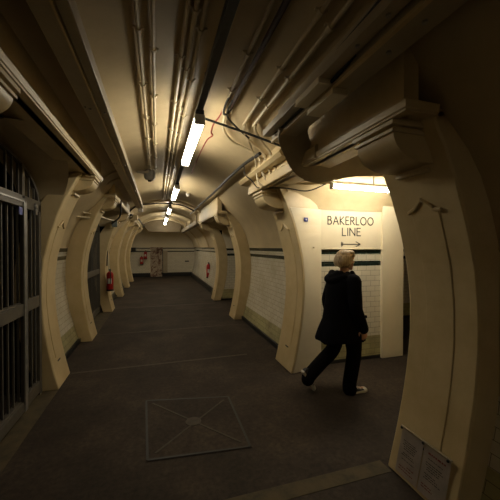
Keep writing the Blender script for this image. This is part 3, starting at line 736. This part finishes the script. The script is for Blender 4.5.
# ------------------------------------------------------------------ the walking person
def voxel(o, size, sm=1):
    md = o.modifiers.new('remesh', 'REMESH'); md.mode = 'VOXEL'; md.voxel_size = size; md.use_smooth_shade = True
    if sm:
        s = o.modifiers.new('smooth', 'SMOOTH'); s.factor = .5; s.iterations = sm
P0 = Vector((2.02, 2.93, 0))
pr_ = thing('person', 'person with short blonde hair in a black coat striding right past the lettered wall', 'person', P0)
def chain(bm, pts, rad, seg=14, n=4):
    """smooth tapering limb; pts relative to P0 (x forward, y toward the far side, z up)"""
    P = smooth_path([P0 + Vector(p) for p in pts], n); k = len(pts) - 1
    rr = []
    for i in range(len(P)):
        f = i / n; a = min(int(f), k - 1) if k else 0; t_ = f - a
        r0, r1 = rad[a], rad[min(a + 1, k)]
        if isinstance(r0, tuple): rr.append(tuple(r0[j] + (r1[j] - r0[j]) * t_ for j in (0, 1)))
        else: rr.append(r0 + (r1 - r0) * t_)
    sweep(bm, P, rr, seg)
    for p, r in ((P[0], rr[0]), (P[-1], rr[-1])):
        q = r if not isinstance(r, tuple) else min(r)
        ball(bm, p, q * .98, 12)
    return bm
def pb(bm, c, r, seg=16): return ball(bm, P0 + Vector(c), r, seg)
# joints
HN = Vector((.0, -.09, .86)); HF = Vector((.0, .09, .86))
KN = Vector((.075, -.085, .47)); AN = Vector((.035, -.075, .10))
KF = Vector((-.085, .08, .46)); AF = Vector((-.375, .09, .19))
SN = Vector((-.005, -.185, 1.27)); EN = Vector((-.015, -.235, 1.00)); WN = Vector((.085, -.225, .765))
SF = Vector((-.005, .185, 1.27)); EF = Vector((-.07, .235, 1.00)); WF = Vector((-.03, .225, .76))
hc = Vector((.025, -.005, 1.475))
bm = bmesh.new()
chain(bm, [(.0, 0, .84), (.0, 0, 1.0), (.0, 0, 1.18), (-.005, 0, 1.29)], [(.15, .11), (.125, .10), (.16, .115), (.13, .085)])
chain(bm, [(-.01, 0, 1.28), (.005, 0, 1.35), (.015, 0, 1.41)], [.06, .052, .052])
chain(bm, [tuple(HN), tuple(KN), tuple(AN)], [.085, .055, .037]); chain(bm, [tuple(HF), tuple(KF), tuple(AF)], [.085, .055, .037])
chain(bm, [tuple(SN), tuple(EN), tuple(WN)], [.048, .038, .026]); chain(bm, [tuple(SF), tuple(EF), tuple(WF)], [.048, .038, .026])
# feet
chain(bm, [tuple(AN + Vector((-.03, 0, -.03))), tuple(AN + Vector((.07, 0, -.065))), tuple(AN + Vector((.165, 0, -.07)))], [.030, .026, .018])
chain(bm, [tuple(AF + Vector((-.04, 0, -.01))), tuple(AF + Vector((.005, 0, -.10))), tuple(AF + Vector((.03, 0, -.155)))], [.030, .026, .018])
# head and face (looks along +x)
pb(bm, hc + Vector((-.012, 0, .02)), (.092, .072, .092)); pb(bm, hc + Vector((.02, 0, -.035)), (.066, .056, .075))
pb(bm, hc + Vector((.062, 0, -.085)), (.024, .026, .022))          # chin
pb(bm, hc + Vector((.074, 0, .03)), (.018, .045, .016))            # brow
chain(bm, [tuple(hc + Vector((.078, 0, .015))), tuple(hc + Vector((.104, 0, -.022)))], [.008, .014], 10)  # nose
pb(bm, hc + Vector((.080, 0, -.052)), (.012, .024, .006)); pb(bm, hc + Vector((.078, 0, -.065)), (.012, .020, .007))  # lips
for s in (-1, 1):
    pb(bm, hc + Vector((-.01, s * .072, -.01)), (.016, .010, .028))  # ears
    pb(bm, hc + Vector((.05, s * .038, -.03)), (.024, .020, .02))
# hands: palm, four unequal curled fingers, thumb
def hand(bm, W, fwd, s):
    d = fwd.normalized(); side = Vector((d.z, 0, -d.x)).normalized()      # across the palm (front edge)
    inn = Vector((0, -s, 0))                                          # toward the body
    pc = W + d * .045
    chain(bm, [tuple(W - d * .005), tuple(W + d * .04), tuple(W + d * .082)], [(.020, .024), (.017, .036), (.014, .037)], 12)
    for i, (o_, L) in enumerate(((.029, .066), (.010, .075), (-.010, .070), (-.028, .054))):
        a = W + d * .080 + side * o_; b_ = a + d * L * .42 + inn * .004; c_ = b_ + d * L * .30 + inn * L * .20; e = c_ + d * L * .14 + inn * L * .26
        chain(bm, [tuple(a), tuple(b_), tuple(c_), tuple(e)], [.0095, .0088, .008, .0068], 8, 3)
    a = W + d * .025 + side * .026; b_ = a + side * .026 + d * .026 + inn * .008; c_ = b_ + d * .032 + side * .004 + inn * .006
    chain(bm, [tuple(a), tuple(b_), tuple(c_)], [.013, .011, .008], 8, 3)
hand(bm, WN, Vector((.22, 0, -.97)), -1); hand(bm, WF, Vector((.05, 0, -1)), 1)
o = mesh_obj('body', bm, SKIN, pr_, smooth=True, angle=180); voxel(o, .0055)
for s in (-1, 1):
    e = mesh_obj('eye', ball(bmesh.new(), P0 + hc + Vector((.072, s * .030, .006)), .011, 10), WHITEP, pr_, smooth=True)
    mesh_obj('pupil', ball(bmesh.new(), P0 + hc + Vector((.080, s * .030, .006)), .005, 8), BLACK, e, smooth=True)
# hair: short bob
bm = bmesh.new()
pb(bm, hc + Vector((-.028, 0, .035)), (.100, .088, .096), 20); pb(bm, hc + Vector((-.05, 0, -.018)), (.066, .078, .068), 18)
pb(bm, hc + Vector((-.02, -.064, -.01)), (.045, .022, .07)); pb(bm, hc + Vector((-.02, .064, -.01)), (.045, .022, .07))
pb(bm, hc + Vector((.035, -.01, .088)), (.058, .064, .034)); pb(bm, hc + Vector((.062, -.035, .062)), (.026, .032, .03))
for k in range(26):
    a = -PI * .75 + k / 25 * PI * 1.5 + PI
    r = .078
    b0 = hc + Vector((-.035 + .082 * math.cos(a), r * math.sin(a), .05)); b2 = hc + Vector((-.045 + .078 * math.cos(a), (r + .0) * math.sin(a), -.058 + random.uniform(-.012, .012)))
    b1_ = (b0 + b2) / 2 + Vector((.012 * math.cos(a), .014 * math.sin(a), 0))
    chain(bm, [tuple(b0), tuple(b1_), tuple(b2)], [.014, .014, .006], 8, 3)
o = mesh_obj('hair', bm, HAIR, pr_, smooth=True, angle=180); voxel(o, .006)
# trousers
bm = bmesh.new()
chain(bm, [(0, 0, .95), (0, 0, .86), (0, 0, .80)], [(.165, .125), (.175, .13), (.15, .11)])
chain(bm, [tuple(HN), tuple((HN + KN) / 2 + Vector((.01, 0, 0))), tuple(KN), tuple((KN + AN) / 2), tuple(AN + Vector((-.01, 0, .01))), tuple(AN + Vector((-.005, 0, -.06)))], [.112, .102, .082, .078, .076, .078], 16)
chain(bm, [tuple(HF), tuple((HF + KF) / 2), tuple(KF), tuple((KF + AF) / 2), tuple(AF + Vector((0, 0, .0))), tuple(AF + Vector((-.03, 0, -.05)))], [.112, .10, .082, .078, .076, .074], 16)
for c in ((.06, -.085, .30), (.06, -.085, .56)): pb(bm, c, (.075, .07, .02))
o = mesh_obj('trousers', bm, TROUS, pr_, smooth=True, angle=180); voxel(o, .009, 2)
# coat: rings from hem to neck
bm = bmesh.new(); rings = []
tab = [(.595, -.04, .30, .225), (.70, -.03, .27, .215), (.82, -.01, .235, .205), (.94, .0, .208, .195), (1.06, .005, .195, .195), (1.18, .0, .182, .205), (1.26, -.008, .155, .205), (1.315, -.015, .118, .15), (1.345, -.015, .085, .09)]
for z, cx_, rx, ry in tab:
    ring = []
    for k in range(40):
        a = 2 * PI * k / 40; wob = 1 + (.045 * math.sin(5 * a + 1.2) + .02 * math.sin(9 * a)) * max(0, (1.0 - z)) * 2
        px_ = cx_ + rx * wob * math.cos(a); pz_ = z
        if z < .75: pz_ += .012 * math.sin(3 * a)
        if math.cos(a) < 0 and z > .9: px_ += .02 * math.cos(a)
        ring.append(P0 + Vector((px_, ry * wob * math.sin(a), pz_)))
    rings.append(ring)
loft(bm, rings)
for S_, E_, W_ in ((SN, EN, WN), (SF, EF, WF)):
    chain(bm, [tuple(S_ + Vector((0, 0, -.01))), tuple((S_ + E_) / 2), tuple(E_), tuple((E_ + W_) / 2), tuple(W_ + (W_ - E_) * .06)], [.082, .074, .064, .060, .056], 14)
# hood lying on the back, collar and lapel
chain(bm, [(-.02, -.10, 1.335), (-.10, -.12, 1.30), (-.165, -.06, 1.265), (-.175, .06, 1.265), (-.10, .12, 1.30), (-.02, .10, 1.335)], [.03, .036, .038, .038, .036, .03], 12)
chain(bm, [(-.10, -.08, 1.33), (-.15, 0, 1.29), (-.10, .08, 1.33)], [.045, .05, .045], 12)
chain(bm, [(.045, -.09, 1.345), (.11, -.05, 1.29), (.175, -.015, 1.20), (.205, -.01, 1.08)], [.028, .026, .020, .012], 10)
chain(bm, [(.045, .09, 1.345), (.11, .05, 1.29), (.17, .015, 1.20)], [.028, .026, .018], 10)
ct = mesh_obj('coat', bm, COAT, pr_, smooth=True, angle=180); voxel(ct, .009, 3)
for z in (1.12, 1.0): mesh_obj('button', ball(bmesh.new(), P0 + Vector((.192 + (1.12 - z) * .10, -.03, z)), (.008, .012, .012), 8), BLACK, ct, smooth=True)
mesh_obj('pocket_flap', B(P0.x + .02, P0.x + .15, P0.y - .213, P0.y - .19, .86, .89), COAT, ct, bevel=.006)
# trainers
def trainer(anchor, pitch, label):
    """heel at anchor, toe along +x before pitching"""
    outline = [(-.045, .0), (-.04, .03), (0, .036), (.06, .034), (.13, .046), (.19, .045), (.225, .03), (.235, 0)]
    def ring(z, f, x0=-.045, x1=.235):
        pts = [(x, y * f) for x, y in outline if x <= x1] ; pts = pts + [(x, -y) for x, y in pts[::-1] if abs(y) > 1e-6]
        return [(p[0], p[1], z) for p in pts]
    M = Matrix.Translation(P0 + Vector(anchor)) @ Matrix.Rotation(pitch, 4, 'Y')
    bm = bmesh.new(); loft(bm, [ring(0, 1), ring(.012, 1.04), ring(.026, 1.0)]); bm.transform(M)
    s = mesh_obj('shoe', bm, RUBB, pr_, smooth=True, bevel=.003, angle=50); tag(s, label)
    bm = bmesh.new()
    sec = [(-.04, .028, .075), (-.01, .034, .095), (.03, .035, .09), (.07, .037, .070), (.11, .042, .052), (.16, .044, .042), (.20, .038, .036), (.222, .022, .030)]
    loft(bm, [[(x, w * math.cos(a), .02 + (h - .02) * max(0, math.sin(a)) ** .8) for a in [PI * k / 10 for k in range(11)]] for x, w, h in sec]); bm.transform(M)
    u = mesh_obj('upper', bm, SHOE, s, smooth=True, angle=60)
    bm = bmesh.new(); ball(bm, (.192, 0, .024), (.040, .041, .020), 14); bm.transform(M); tag(mesh_obj('toe_cap', bm, RUBB, s, smooth=True), 'white rubber toe cap')
    bm = bmesh.new()
    for i in range(4):
        x = .075 + i * .022; z = .070 - i * .007; sweep(bm, smooth_path([(x, -.028, z - .010), (x, 0, z + .004), (x, .028, z - .010)], 3), .0035, 6)
    bm.transform(M); mesh_obj('laces', bm, RUBB, s)
trainer((AN.x - .02, AN.y, .0), 0, 'white-soled trainer flat on the floor')
trainer((AF.x - .085, AF.y, .20), math.radians(58), 'white-soled trainer with its heel raised')

# ------------------------------------------------------------------ world, camera, colour
w = bpy.data.worlds.new('dark'); scn.world = w; w.use_nodes = True
w.node_tree.nodes['Background'].inputs[0].default_value = (0, 0, 0, 1)
w.node_tree.nodes['Background'].inputs[1].default_value = 0
cam = bpy.data.cameras.new('camera'); co = bpy.data.objects.new('camera', cam); COL.objects.link(co)
cam.sensor_width = 36; cam.lens = 36 * 300 / 500; cam.clip_start = .02
co.location = (0, 0, 1.63); co.rotation_euler = (PI / 2 - math.radians(.57), 0, -math.radians(17.2))
scn.camera = co
vs = scn.view_settings; vs.view_transform = 'Standard'; vs.look = 'None'; vs.gamma = 1; vs.use_curve_mapping = False
vs.exposure = .32
scn.cycles.use_denoising = True
